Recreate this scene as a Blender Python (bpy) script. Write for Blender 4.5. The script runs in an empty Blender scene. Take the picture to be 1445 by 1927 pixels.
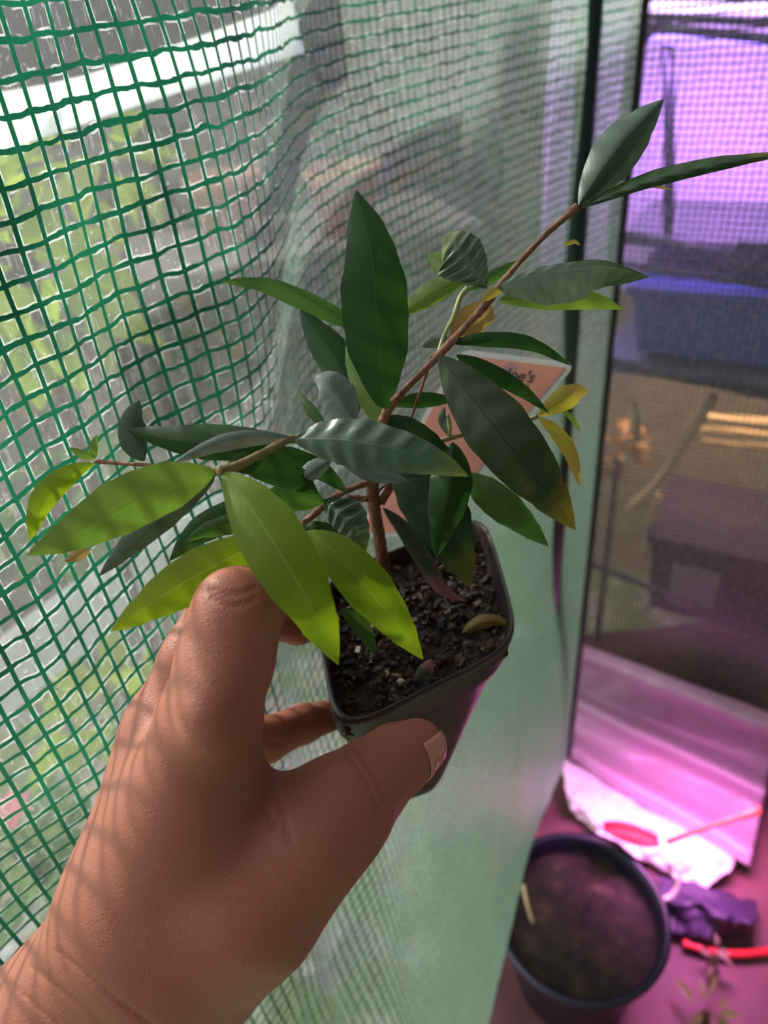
import bpy, bmesh, math, random
import numpy as np
from mathutils import Vector, Matrix, noise
random.seed(7)
SC=bpy.context.scene; COL=SC.collection
# ---------------- camera ----------------
F=1392.;CX,CY=722.5,963.5
_p=math.radians(35);_r=math.radians(5.7)
C0=np.array([0,0,1.35])
fw=np.array([0,math.cos(_p),-math.sin(_p)]);u0=np.array([0,math.sin(_p),math.cos(_p)]);r0=np.array([1.,0,0])
Rt=math.cos(_r)*r0-math.sin(_r)*u0;Up=math.cos(_r)*u0+math.sin(_r)*r0
def P(x,y,z): return C0+z*(fw+(x-CX)/F*Rt-(y-CY)/F*Up)
def px(r,z): return r*z/F
cam=bpy.data.cameras.new('camera');co=bpy.data.objects.new('camera',cam);COL.objects.link(co)
cam.sensor_fit='VERTICAL';cam.sensor_height=36;cam.sensor_width=27;cam.lens=26.0
M=Matrix(((Rt[0],Up[0],-fw[0],C0[0]),(Rt[1],Up[1],-fw[1],C0[1]),(Rt[2],Up[2],-fw[2],C0[2]),(0,0,0,1)))
co.matrix_world=M;cam.clip_start=.01;cam.clip_end=60
cam.dof.use_dof=True;cam.dof.focus_distance=.225;cam.dof.aperture_fstop=10.5
SC.camera=co
SC.view_settings.view_transform='Standard'
try: SC.view_settings.look='None'
except Exception: pass
SC.view_settings.gamma=1;SC.view_settings.exposure=0.0
SC.view_settings.use_curve_mapping=False
# ---------------- world and lamps ----------------
W=bpy.data.worlds.new('sky');SC.world=W;W.use_nodes=True
nt=W.node_tree;nt.nodes.clear()
wo=nt.nodes.new('ShaderNodeOutputWorld');bg=nt.nodes.new('ShaderNodeBackground')
tc=nt.nodes.new('ShaderNodeTexCoord')
vm=nt.nodes.new('ShaderNodeVectorMath');vm.operation='DOT_PRODUCT'
_d=Vector((-.75,.35,.56)).normalized();vm.inputs[1].default_value=_d
rp=nt.nodes.new('ShaderNodeValToRGB')
rp.color_ramp.elements[0].position=0.0;rp.color_ramp.elements[0].color=(.085,.078,.07,1)
rp.color_ramp.elements[1].position=1.0;rp.color_ramp.elements[1].color=(3.6,3.65,3.7,1)
e=rp.color_ramp.elements.new(.5);e.color=(.46,.48,.52,1)
nt.links.new(tc.outputs['Generated'],vm.inputs[0]);nt.links.new(vm.outputs['Value'],rp.inputs[0])
nt.links.new(rp.outputs[0],bg.inputs[0]);bg.inputs[1].default_value=1.0
nt.links.new(bg.outputs[0],wo.inputs[0])
def lamp(name,kind,loc,energy,color,direction=None,size=.1,size_y=None,angle=None):
    l=bpy.data.lights.new(name,kind);l.energy=energy;l.color=color
    if kind=='AREA':
        l.size=size
        if size_y: l.shape='RECTANGLE';l.size_y=size_y
    if kind=='SUN' and angle: l.angle=angle
    o=bpy.data.objects.new(name,l);COL.objects.link(o);o.location=loc
    if direction is not None: o.rotation_euler=Vector(direction).to_track_quat('-Z','Y').to_euler()
    return o
SUN_DIR=(.66,-.60,-.46)
lamp('sun','SUN',(-2,1,3),6.0,(1,.94,.85),SUN_DIR,angle=math.radians(1.6))

# ---------------- node helpers ----------------
def mat(name):
    m=bpy.data.materials.new(name);m.use_nodes=True;m.node_tree.nodes.clear();return m,NT(m.node_tree)
class NT:
    def __init__(s,t): s.t=t
    def n(s,kind,ins=None,**kw):
        nd=s.t.nodes.new(kind)
        for k,v in kw.items(): setattr(nd,k,v)
        for k,v in (ins or {}).items():
            if isinstance(v,bpy.types.NodeSocket): s.t.links.new(v,nd.inputs[k])
            else: nd.inputs[k].default_value=v
        return nd
    def math(s,op,a,b=None,c=None):
        d={0:a}
        if b is not None:d[1]=b
        if c is not None:d[2]=c
        return s.n('ShaderNodeMath',d,operation=op).outputs[0]
    def mix(s,f,a,b):
        nd=s.t.nodes.new('ShaderNodeMix');nd.data_type='RGBA'
        for i,v in((0,f),(6,a),(7,b)):
            if isinstance(v,bpy.types.NodeSocket): s.t.links.new(v,nd.inputs[i])
            else: nd.inputs[i].default_value=v if i==0 else (*v[:3],1)
        return nd.outputs[2]
    def ms(s,f,a,b): return s.n('ShaderNodeMixShader',{0:f,1:a,2:b}).outputs[0]
    def noise(s,scale,detail=3,vec=None,rough=.5):
        i={'Scale':scale,'Detail':detail,'Roughness':rough}
        if vec is not None:i['Vector']=vec
        return s.n('ShaderNodeTexNoise',i)
    def ramp(s,f,st):
        nd=s.n('ShaderNodeValToRGB',{0:f});cr=nd.color_ramp
        cr.elements[0].position=st[0][0];cr.elements[0].color=(*st[0][1],1)
        cr.elements[1].position=st[-1][0];cr.elements[1].color=(*st[-1][1],1)
        for p_,c_ in st[1:-1]:
            e_=cr.elements.new(p_);e_.color=(*c_,1)
        return nd.outputs[0]
    def out(s,sh): s.n('ShaderNodeOutputMaterial',{0:sh})
def simple(name,col,rough=.6,metal=0,bump=0,bscale=40,col2=None,nscale=20,emit=None,es=0,spec=.5,sss=0):
    m,t=mat(name);oc=t.n('ShaderNodeTexCoord').outputs['Object']
    c=(*col,1)
    if col2 is not None: c=t.mix(t.ramp(t.noise(nscale,5,oc).outputs[0],[(.35,(0,0,0)),(.65,(1,1,1))]),col,col2)
    i={'Base Color':c,'Roughness':rough,'Metallic':metal,'Specular IOR Level':spec}
    if bump: i['Normal']=t.n('ShaderNodeBump',{'Strength':bump,'Distance':.002,'Height':t.noise(bscale,5,oc).outputs[0]}).outputs[0]
    if emit: i['Emission Color']=(*emit,1);i['Emission Strength']=es
    t.out(t.n('ShaderNodeBsdfPrincipled',i).outputs[0]);return m

# ---------------- mesh helpers ----------------
def tag(o,label=None,cat=None,group=None,kind=None):
    if label:o['label']=label
    if cat:o['category']=cat
    if group:o['group']=group
    if kind:o['kind']=kind
    return o
def meshobj(name,vs,fs,m,parent=None,uv=None,smooth=True,attr=None):
    me=bpy.data.meshes.new(name)
    vs=[tuple(float(c) for c in v) for v in vs]
    me.from_pydata(vs,[],[tuple(int(i) for i in f) for f in fs]);me.update()
    if uv is not None:
        l=me.uv_layers.new(name='UVMap')
        for lp in me.loops: l.data[lp.index].uv=uv[lp.vertex_index]
    if attr:
        for k,vals in attr.items():
            a=me.attributes.new(k,'FLOAT','POINT');a.data.foreach_set('value',np.asarray(vals,dtype=np.float32))
    if smooth: me.polygons.foreach_set('use_smooth',[True]*len(me.polygons))
    ml=m if isinstance(m,list) else [m]
    for q in ml: me.materials.append(q)
    o=bpy.data.objects.new(name,me);COL.objects.link(o)
    if parent is not None:o.parent=parent
    return o
def empty(name,label,cat,group=None,kind=None,loc=(0,0,0)):
    o=bpy.data.objects.new(name,None);COL.objects.link(o);o.empty_display_size=.02;tag(o,label,cat,group,kind);return o
def cr(pts,n):
    pts=[np.array(p,float) for p in pts];out=[]
    pp=[2*pts[0]-pts[1]]+pts+[2*pts[-1]-pts[-2]]
    for i in range(len(pts)-1):
        a,b,c,d=pp[i:i+4]
        for k in range(n):
            t=k/n;out.append(.5*((2*b)+(-a+c)*t+(2*a-5*b+4*c-d)*t*t+(-a+3*b-3*c+d)*t**3))
    out.append(pts[-1]);return out
def tube_geo(pts,rad,seg=10,cap=True,knob=0,sc=1.0):
    pts=[np.array(p,float) for p in pts];n=len(pts);vs=[];fs=[]
    up=np.array([.3,.2,.9]);
    prev=None
    for i,p in enumerate(pts):
        t=pts[min(i+1,n-1)]-pts[max(i-1,0)];t/=np.linalg.norm(t)+1e-12
        if prev is None:
            a=np.cross(t,up)
            if np.linalg.norm(a)<.1:a=np.cross(t,[1,0,0])
        else: a=prev-t*(prev@t)
        a/=np.linalg.norm(a);prev=a;b=np.cross(t,a)
        r=rad[i] if hasattr(rad,'__len__') else rad
        for k in range(seg):
            th=2*math.pi*k/seg
            rr=r*(1+knob*(noise.noise(Vector((i*.9,math.cos(th)*1.5,math.sin(th)*1.5)))))
            vs.append(p+rr*(math.cos(th)*a+math.sin(th)*b*sc))
    for i in range(n-1):
        for k in range(seg):
            k2=(k+1)%seg;fs.append((i*seg+k,i*seg+k2,(i+1)*seg+k2,(i+1)*seg+k))
    if cap:
        fs.append(tuple(range(seg))[::-1]);fs.append(tuple((n-1)*seg+k for k in range(seg)))
    return vs,fs
def tube(name,pts,rad,m,parent=None,seg=12,knob=0):
    vs,fs=tube_geo(pts,rad,seg,knob=knob);return meshobj(name,vs,fs,m,parent)
def pxtube(name,ctrl,m,parent=None,n=8,seg=10,knob=0):
    q=cr([np.append(P(x,y,z),px(r,z)) for x,y,z,r in ctrl],n)
    return tube(name,[a[:3] for a in q],[max(a[3],1e-4) for a in q],m,parent,seg,knob)
def merge(parts):
    vs=[];fs=[]
    for v,f in parts:
        o=len(vs);vs+=list(v);fs+=[tuple(i+o for i in q) for q in f]
    return vs,fs
def box_geo(c,ax,ay,az):
    c,ax,ay,az=[np.array(q,float) for q in(c,ax,ay,az)]
    vs=[c+i*ax+j*ay+k*az for i in(-1,1) for j in(-1,1) for k in(-1,1)]
    fs=[(0,1,3,2),(4,6,7,5),(0,4,5,1),(2,3,7,6),(0,2,6,4),(1,5,7,3)]
    return vs,fs
def bevel(o,w,s=2):
    b=o.modifiers.new('bevel','BEVEL');b.width=w;b.segments=s;b.limit_method='ANGLE';return o

# ---------------- film materials ----------------
def film(name,c,th,threadA,threadB,filmcol,milky_attr=True,milk=.115,gloss=.10,wave=.035,pill=.5):
    m,t=mat(name)
    uv=t.n('ShaderNodeUVMap').outputs[0]
    sp=t.n('ShaderNodeSeparateXYZ',{0:uv})
    nz=t.noise(35,2,uv);nz2=t.noise(9,2,uv)
    U=t.math('MULTIPLY',sp.outputs[0],1/c);V=t.math('MULTIPLY',sp.outputs[1],1/c)
    U=t.math('ADD',U,t.math('MULTIPLY',t.math('SUBTRACT',nz2.outputs[0],.5),.7))
    wv=t.math('MULTIPLY',t.math('SUBTRACT',t.noise(95,2,uv).outputs[0],.5),.42)
    V2=t.math('ADD',t.math('ADD',V,wv),t.math('MULTIPLY',t.math('SUBTRACT',nz.outputs[0],.5),.40))
    fu=t.math('ABSOLUTE',t.math('SUBTRACT',t.math('FRACT',U),.5))
    fv=t.math('ABSOLUTE',t.math('SUBTRACT',t.math('FRACT',V2),.5))
    # thread width narrows and swells along its length
    wh=t.math('ADD',th,t.math('MULTIPLY',t.math('SUBTRACT',t.noise(150,2,uv).outputs[0],.5),.09))
    mu=t.math('GREATER_THAN',fu,.5-th*.95);mv=t.math('GREATER_THAN',fv,t.math('SUBTRACT',.5,wh))
    mk=t.math('MAXIMUM',mu,mv)
    tn=t.ramp(t.noise(16,3,uv).outputs[0],[(.35,(0,0,0)),(.65,(1,1,1))])
    tcol=t.mix(tn,threadA,threadB)
    # pillowed film between the threads
    hh=t.math('MULTIPLY',t.math('MULTIPLY',t.math('SUBTRACT',.5,fu),t.math('SUBTRACT',.5,fv)),1.0)
    sc=t.noise(900,3,uv).outputs[0]
    hgt=t.math('ADD',t.math('MULTIPLY',t.math('MAXIMUM',fu,fv),2.0),t.math('MULTIPLY',sc,.12))
    bmp=t.n('ShaderNodeBump',{'Strength':pill,'Distance':.0015,'Height':hgt}).outputs[0]
    thr=t.ms(.5,t.n('ShaderNodeBsdfTranslucent',{'Color':tcol}).outputs[0],
        t.n('ShaderNodeBsdfPrincipled',{'Base Color':tcol,'Roughness':.35,'Normal':bmp}).outputs[0])
    dust=t.math('ADD',t.math('MULTIPLY',t.math('GREATER_THAN',t.noise(260,5,uv,.7).outputs[0],.63),.18),0.0)
    mat_milk=t.math('ADD',milk,dust)
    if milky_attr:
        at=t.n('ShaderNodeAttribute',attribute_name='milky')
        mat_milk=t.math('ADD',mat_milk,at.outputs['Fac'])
    # glints along the thread edges, painted in as patchy whiter film
    eg=t.math('MAXIMUM',t.math('GREATER_THAN',fv,.5-th*1.75),t.math('GREATER_THAN',fu,.5-th*1.45))
    eg=t.math('MULTIPLY',eg,t.n('ShaderNodeMapRange',{0:t.noise(120,2,uv).outputs[0],1:.48,2:.6,3:0.,4:.38}).outputs[0])
    mat_milk=t.math('MINIMUM',t.math('ADD',mat_milk,eg),.97)
    fc=t.mix(t.noise(14,4,uv).outputs[0],filmcol,[min(1,v*1.15) for v in filmcol])
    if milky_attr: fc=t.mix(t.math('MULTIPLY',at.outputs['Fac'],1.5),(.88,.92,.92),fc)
    str_=t.noise(5,4,t.n('ShaderNodeMapping',{'Vector':uv,'Rotation':(0,0,.7),'Scale':(60,9,9)}).outputs[0],.7).outputs[0]
    mat_milk=t.math('ADD',mat_milk,t.math('MULTIPLY',t.math('GREATER_THAN',str_,.60),.10))
    mlk=t.ms(.35,t.n('ShaderNodeBsdfTranslucent',{'Color':fc}).outputs[0],t.n('ShaderNodeBsdfDiffuse',{'Color':fc}).outputs[0])
    clr=t.ms(mat_milk,t.n('ShaderNodeBsdfTransparent',{'Color':(.93,.96,.94,1)}).outputs[0],mlk)
    clr=t.ms(gloss,clr,t.n('ShaderNodeBsdfGlossy',{'Color':(1,1,1,1),'Roughness':.22,'Normal':bmp}).outputs[0])
    t.out(t.ms(mk,clr,thr));return m
CELL=.009
M_film=film('green_grid_film',CELL,.098,(.002,.032,.018),(.010,.145,.070),(.52,.80,.58))
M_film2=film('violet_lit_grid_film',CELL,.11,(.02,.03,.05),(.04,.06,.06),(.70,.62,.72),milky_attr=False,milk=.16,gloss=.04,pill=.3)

# ---------------- greenhouse wall ----------------
PL=[(-.62,-.28),(-.42,-.06),(-.24,.10),(-.165,.165),(-.125,.212),(-.094,.265),(-.066,.345),(.012,.530),(.141,.725),(.242,.828),(.310,.892)]
HM=[(-.58,-.30,.2),(-.38,-.10,.2),(-.20,.06,.2),(-.12,.12,.22),(-.075,.165,.25),(-.04,.205,.30),(0,.27,.31),(.062,.37,.32),(.160,.58,.30),(.235,.735,.2),(.300,.872,.12)]
def wall_left():
    a=cr([np.array([*p,0,i]) for i,p in enumerate(PL)],40)
    h=cr([np.array([*p,i]) for i,p in enumerate(HM)],40)
    n=len(a);s=[0]
    for i in range(1,n): s.append(s[-1]+np.linalg.norm(a[i][:2]-a[i-1][:2]))
    NZ=150;vs=[];uv=[];mk=[];fs=[]
    for i in range(n):
        tan=a[min(i+1,n-1)][:2]-a[max(i-1,0)][:2];tan/=np.linalg.norm(tan);nn=np.array([-tan[1],tan[0]])
        k=a[i][3]
        for j in range(NZ+1):
            f=j/NZ;zb=h[i][2];z=zb+(1.95-zb)*f
            zt=.98-.28*min(1,max(0,(k-6.6)/2.5));w=min(1,max(0,(zt-z)/(zt-zb)));w=w*w*(3-2*w)*.6+w*.4
            xy=a[i][:2]*(1-w)+h[i][:2]*w
            # slanting fold pushed towards the viewer, then soft undulation
            kc=5.95+(z-1.25)*2.3
            d=-.020*math.exp(-((k-kc)/.5)**2)*min(1,max(0,(z-.75)/.3))+.014*math.exp(-((k-kc-.9)/.5)**2)
            d+=.004*math.sin(z*14+k*2)+.003*noise.noise(Vector((k*2,z*7,0)))
            if k>9: d*=max(0,1-(k-9))
            xy=xy+nn*d
            vs.append((xy[0],xy[1],z));uv.append((s[i],z-.02*s[i]))
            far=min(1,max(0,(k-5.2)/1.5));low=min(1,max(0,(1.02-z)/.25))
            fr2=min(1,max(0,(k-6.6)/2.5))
            mk.append(.62*far*low+.26*fr2*(1-low))  # lit, grazing haze of the low far film put into its opacity
    for i in range(n-1):
        for j in range(NZ):
            q=i*(NZ+1)+j;fs.append((q,q+NZ+1,q+NZ+2,q+1))
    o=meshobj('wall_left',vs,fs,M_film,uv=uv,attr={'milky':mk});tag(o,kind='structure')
wall_left()

M_pole=simple('dark_green_powder_coat',(.008,.022,.022),.35,0,.1,200)
M_dark=simple('dark_steel',(.015,.017,.022),.45)
# corner pole
def vline(x,y,z,za,zb):
    q=P(x,y,z);return [(q[0],q[1],za),(q[0],q[1],(za+zb)/2),(q[0],q[1],zb)]
o=tube('corner_pole',vline(1087,400,.80,0,1.95),.0112,M_pole,seg=20)
tag(o,'dark green steel corner pole of the greenhouse standing before the grey film strip','pole')
o=tube('trim_1',[(.314,.896,z) for z in np.linspace(.1,1.95,20)],.006,M_dark,seg=12);tag(o,kind='structure')

# ---------------- ground ----------------
def ground_mat():
    m,t=mat('gravel_and_grass');oc=t.n('ShaderNodeTexCoord').outputs['Object']
    v=t.n('ShaderNodeTexVoronoi',{'Scale':28,'Vector':oc})
    c=t.ramp(v.outputs['Color'],[(.2,(.25,.25,.28)),(.45,(.55,.53,.53)),(.7,(.75,.60,.42)),(.9,(.9,.9,.92))])
    g=t.ramp(t.noise(7,4,oc).outputs[0],[(.42,(0,0,0)),(.55,(1,1,1))])
    c=t.mix(g,c,(.24,.36,.10))
    b=t.n('ShaderNodeBump',{'Strength':.8,'Distance':.01,'Height':v.outputs['Distance']}).outputs[0]
    t.out(t.n('ShaderNodeBsdfPrincipled',{'Base Color':c,'Roughness':.8,'Normal':b}).outputs[0]);return m
def grid(x0,x1,y0,y1,z,n,amp,m,name,sc=3):
    vs=[];fs=[]
    for i in range(n+1):
        for j in range(n+1):
            x=x0+(x1-x0)*i/n;y=y0+(y1-y0)*j/n
            vs.append((x,y,z+amp*noise.noise(Vector((x*sc,y*sc,1)))))
    for i in range(n):
        for j in range(n): q=i*(n+1)+j;fs.append((q,q+n+1,q+n+2,q+1))
    return meshobj(name,vs,fs,m)
M_ground=ground_mat()
o=grid(-4,4,-2,6,-.01,100,.03,M_ground,'ground');o['kind']='structure'
# ---------------- garden outside the film ----------------
m,t=mat('glare_strip_white')  # white and translucent so the added strips glow when backlit
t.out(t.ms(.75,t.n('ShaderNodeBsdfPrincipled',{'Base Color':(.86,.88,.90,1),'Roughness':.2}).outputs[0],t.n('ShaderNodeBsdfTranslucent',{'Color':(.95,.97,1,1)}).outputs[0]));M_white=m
M_beam=simple('dark_tube',(.02,.025,.035),.3)
def strip(name,ctl,half,m):
    c_=cr(ctl,10);vs=[];fs=[];n=len(c_);J=13
    for i,q in enumerate(c_):
        tg=c_[min(i+1,n-1)]-c_[max(i-1,0)];tg/=np.linalg.norm(tg)
        vw=q-C0;vw/=np.linalg.norm(vw);sd=np.cross(tg,vw);sd/=np.linalg.norm(sd)
        for j in range(J):
            a=math.radians(-80+160*j/(J-1));vs.append(q+half*(sd*math.sin(a)-vw*math.cos(a)*.6))
    for i in range(n-1):
        for j in range(J-1): k=i*J+j;fs.append((k,k+J,k+J+1,k+1))
    o=meshobj(name,vs,fs,m);s_=o.modifiers.new('s','SOLIDIFY');s_.thickness=.0012;return o
o=strip('glare_strip',[P(-420,330,.42),P(-100,232,.47),P(250,128,.55),P(480,62,.62),P(560,42,.66)],.024,M_white)  # added bright strip, stands for the band of sun glare on the film
tag(o,'added white strip standing for sun glare on the film at the upper left, highest of the two strips','glare_strip')
o=tube('frame_tube',cr([P(-400,110,.36),P(60,62,.40),P(330,-14,.44),P(480,-60,.48)],6),[.024]*19,M_beam,seg=20)
tag(o,'dark frame tube outside the film crossing the top left corner','frame tube')
o=strip('glare_strip',[P(-500,1660,.78),P(-100,1360,.80),P(150,1160,.84),P(380,1010,.92),P(640,830,1.06)],.036,M_white)  # second added strip, makes the lower white band
tag(o,'added white strip making a pale band low outside the film behind the hand, lowest of the two strips','glare_strip')
def leafmat(name,a,b,tr=.5,rough=.4):
    m,t=mat(name);oc=t.n('ShaderNodeTexCoord').outputs['Object']
    c=t.mix(t.noise(18,3,oc).outputs[0],a,b)
    t.out(t.ms(tr,t.n('ShaderNodeBsdfPrincipled',{'Base Color':c,'Roughness':rough}).outputs[0],t.n('ShaderNodeBsdfTranslucent',{'Color':c}).outputs[0]));return m
M_lime=leafmat('lime_foliage',(.48,.72,.04),(.74,.84,.08),.75)
M_tan=leafmat('tan_foliage',(.78,.54,.28),(.90,.75,.45),.5)
M_midg=leafmat('mid_green_foliage',(.10,.28,.05),(.22,.40,.10))
M_bark=simple('bark',(.10,.06,.035),.8,0,.5,60)
def small_leaf_geo(c,d,n,L,w,k=4):
    d=d/np.linalg.norm(d);s=np.cross(d,n);s/=np.linalg.norm(s)+1e-9;n=np.cross(s,d)
    vs=[];fs=[]
    for i in range(k+1):
        t=i/k;ww=w*math.sin(math.pi*min(.98,max(.04,t))**.85);m_=c+d*L*t-n*L*.25*t*t
        vs+=[m_-s*ww+n*ww*.3,m_,m_+s*ww+n*ww*.3]
    for i in range(k):
        q=3*i;fs+=[(q,q+1,q+4,q+3),(q+1,q+2,q+5,q+4)]
    return vs,fs
def bush(name,c,r,n,L,w,m,label,cat,trunk=True,seed=1,kind=None,group=None):
    rg=random.Random(seed);root=empty(name,label,cat,group)
    c=np.array(c);parts=[];st=[]
    for i in range(n):
        v=np.array([rg.gauss(0,1) for _ in range(3)]);v/=np.linalg.norm(v)
        q=c+v*np.array(r)*rg.uniform(.45,1)
        dd=v+np.array([rg.uniform(-.5,.5),rg.uniform(-.5,.5),rg.uniform(-.7,.3)])
        parts.append(small_leaf_geo(q,dd,np.array([rg.uniform(-.5,.5),rg.uniform(-.6,.2),1]),L*rg.uniform(.7,1.2),w*rg.uniform(.7,1.2)))
        if i%5==0: st.append(tube_geo([[c[0],c[1],c[2]-r[2]],(c+q)/2,q],.0015,5))
    vs,fs=merge(parts);o=meshobj('foliage',vs,fs,m,root)
    st.append(tube_geo([[c[0],c[1],0],[c[0],c[1],c[2]-r[2]*.6],c],[.008,.006,.004],8))
    vs,fs=merge(st);meshobj('stem',vs,fs,M_bark,root)
    return root
bush('garden_shrub',P(10,460,.62),(.065,.045,.10),55,.075,.022,M_lime,'lime green broad-leaved shrub outside the film at the far left edge','shrub',seed=3)
bush('garden_shrub',P(185,300,.86),(.07,.04,.05),22,.06,.02,M_lime,'small lime shrub top outside the film just under the added glare strip','shrub',seed=4)
bush('garden_shrub',P(250,1340,1.05),(.13,.08,.06),60,.07,.02,M_lime,'low yellow green shrub outside the film left of the index finger knuckle','shrub',seed=5)
bush('garden_shrub',P(90,950,1.0),(.10,.08,.07),34,.07,.02,M_midg,'mid green low shrub outside the film behind the leftmost leaves','shrub',seed=6)
bush('garden_shrub',P(60,1620,.9),(.09,.06,.05),34,.06,.018,M_midg,'low green shrub outside the film beside the wrist','shrub',seed=8)
M_pinkf=simple('pink_petals',(.85,.22,.30),.6)
root=empty('garden_flower','pink flower outside the film left of the wrist','flower')
c=P(15,1530,.82);gg=[]
for i in range(7):
    a=i*2*math.pi/7;gg.append(small_leaf_geo(c,np.array([math.cos(a),math.sin(a),.35]),np.array([0,0,1.]),.028,.011))
vs,fs=merge(gg);meshobj('petals',vs,fs,M_pinkf,root)
vs,fs=tube_geo([(c[0],c[1],0),(c[0]+.01,c[1],c[2]/2),c],.003,8);meshobj('stem',vs,fs,M_midg,root)
# terracotta pot outside
M_terra=simple('terracotta',(.62,.30,.19),.75,0,.2,50,(.72,.42,.30))
def lathe(prof,seg=40):
    vs=[];fs=[];n=len(prof)
    for r,z in prof:
        for k in range(seg): a=2*math.pi*k/seg;vs.append((r*math.cos(a),r*math.sin(a),z))
    for i in range(n-1):
        for k in range(seg):
            k2=(k+1)%seg;fs.append((i*seg+k,i*seg+k2,(i+1)*seg+k2,(i+1)*seg+k))
    return vs,fs
def place(o,loc,rot=(0,0,0)): o.location=[float(v) for v in loc];o.rotation_euler=rot;return o
# bench carrying the clay pots
M_wood=simple('grey_weathered_wood',(.30,.27,.24),.8,0,.4,30,(.42,.36,.30))
qa=P(390,330,1.15)
bench=empty('plant_bench','grey weathered wooden bench outside the film under the clay pots','bench')
zt=qa[2]-.12
bevel(meshobj('bench_top',*box_geo((qa[0]+.05,qa[1]+.08,zt-.012),(.35,.10,0),(-.04,.14,0),(0,0,.012)),M_wood,bench,smooth=False),.003)
for sx in(-1,1):
    for sy in(-1,1):
        bevel(meshobj('leg',*box_geo((qa[0]+.05+sx*.3,qa[1]+.08+sy*.08+sx*.09,(zt-.024)/2),(.018,0,0),(0,.018,0),(0,0,(zt-.024)/2)),M_wood,bench,smooth=False),.003)
for i,(x,y,lb) in enumerate([(400,250,'small terracotta pot on the bench outside, nearer the added glare strip'),(640,300,'terracotta pot on the bench outside, nearer the tall upright leaf')]):
    q=P(x,y,1.2);root=empty('clay_pot',lb,'pot',loc=q)
    root.location=(q[0],q[1],zt)
    vs,fs=lathe([(.0,0),(.04,0),(.058,.085),(.064,.085),(.066,.105),(.060,.105),(.055,.08),(0,.078)])
    meshobj('pot_body',vs,fs,M_terra,root)
    vs,fs=lathe([(0,.084),(.03,.085),(.055,.082)]);meshobj('soil',vs,fs,M_bark,root)
# fence with dry climber
def fence_mat():
    m,t=mat('fence_boards');oc=t.n('ShaderNodeTexCoord').outputs['Object']
    sp=t.n('ShaderNodeSeparateXYZ',{0:oc})
    fr=t.math('FRACT',t.math('MULTIPLY',sp.outputs[2],8))
    gap=t.math('LESS_THAN',fr,.06)
    c=t.mix(t.noise(4,6,oc).outputs[0],(.45,.44,.46),(.72,.70,.72))
    c=t.mix(gap,c,(.04,.04,.05))
    t.out(t.n('ShaderNodeBsdfPrincipled',{'Base Color':c,'Roughness':.8}).outputs[0]);return m
fr=empty('garden_fence','grey board fence far outside behind the dry climbing plant','fence')
fa=np.array([-1.6,1.3]);fb=np.array([1.3,3.0]);fd=(fb-fa)/np.linalg.norm(fb-fa);fn=np.array([-fd[1],fd[0]]);L=np.linalg.norm(fb-fa)
mid=(fa+fb)/2
meshobj('boards',*box_geo((*mid,1.0),(*(fd*L/2),0),(*(fn*.012),0),(0,0,1.0)),fence_mat(),fr,smooth=False)
for k in range(5):
    q=fa+fd*L*(k+.1)/4.5
    bevel(meshobj('post',*box_geo((*(q-fn*.035),1.02),(*(fd*.035),0),(*(fn*.022),0),(0,0,1.02)),M_wood,fr,smooth=False),.004)
rg=random.Random(11);tp=[];gp=[]
for i in range(1500):
    u=rg.random();h=rg.uniform(.2,1.75)
    dens=.5+.5*noise.noise(Vector((u*9,h*4,0)))
    if rg.random()>dens*1.3: continue
    q=np.array([*(fa+fd*L*u-fn*rg.uniform(.06,.18)),h])
    g=small_leaf_geo(q,np.array([rg.uniform(-1,1),rg.uniform(-1,.4),rg.uniform(-1,.6)]),np.array([.3,-1,.5+rg.random()]),rg.uniform(.04,.075),rg.uniform(.012,.024),3)
    (tp if rg.random()<.55 else gp).append(g)
root=empty('climbing_plant','tan and green climbing plant covering the grey fence outside','climber')
vs,fs=merge(tp);o=meshobj('dry_foliage',vs,fs,M_tan,root);o['kind']='stuff'
vs,fs=merge(gp);o=meshobj('foliage',vs,fs,M_midg,root);o['kind']='stuff'
vs,fs=merge([tube_geo([(*(fa+fd*L*u-fn*.06),0),(*(fa+fd*L*(u+.05)-fn*.07),.9),(*(fa+fd*L*(u-.04)-fn*.07),1.8)],.008,6) for u in(.15,.35,.5,.65,.85)])
meshobj('stem',vs,fs,M_bark,root)

def floorp(x,y,z=.02):
    d=P(x,y,1)-C0;return C0+d*((z-C0[2])/d[2])
# ---------------- violet lit side ----------------
PA=P(1150,500,1.12)[:2];PD=np.array([.848,-.53]);PD/=np.linalg.norm(PD);PN=np.array([-PD[1],PD[0]])
def Q(x,y,off=0.):
    d=P(x,y,1)-C0;o=PA+PN*off
    t,u=np.linalg.solve(np.array([d[:2],-PD]).T,o)
    return C0+t*d
def film_sheet(name,u0_,u1,z0,z1,off,m,amp=.004,label=None):
    vs=[];uv=[];fs=[];nu,nv=60,80
    for i in range(nu+1):
        for j in range(nv+1):
            u=u0_+(u1-u0_)*i/nu;z=z0+(z1-z0)*j/nv
            o_=off+amp*(math.sin(z*11+u*3)+noise.noise(Vector((u*5,z*4,3))))
            q=PA+PD*u+PN*o_;vs.append((q[0],q[1],z));uv.append((u,z))
    for i in range(nu):
        for j in range(nv): q=i*(nv+1)+j;fs.append((q,q+nv+1,q+nv+2,q+1))
    return meshobj(name,vs,fs,m,uv=uv)
o=film_sheet('wall_right',-.10,.95,.02,1.95,0,M_film2);o['kind']='structure'
M_back=simple('lilac_tinted_backing',(.62,.52,.70),.7,0,.3,12)  # lilac base carries part of the violet light on the sheet
o=film_sheet('backing_sheet',-.25,1.3,.80,1.9,.42,M_back,.01);tag(o,'backing sheet tinted lilac towards the violet light, behind the shelf frame','sheet')
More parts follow.
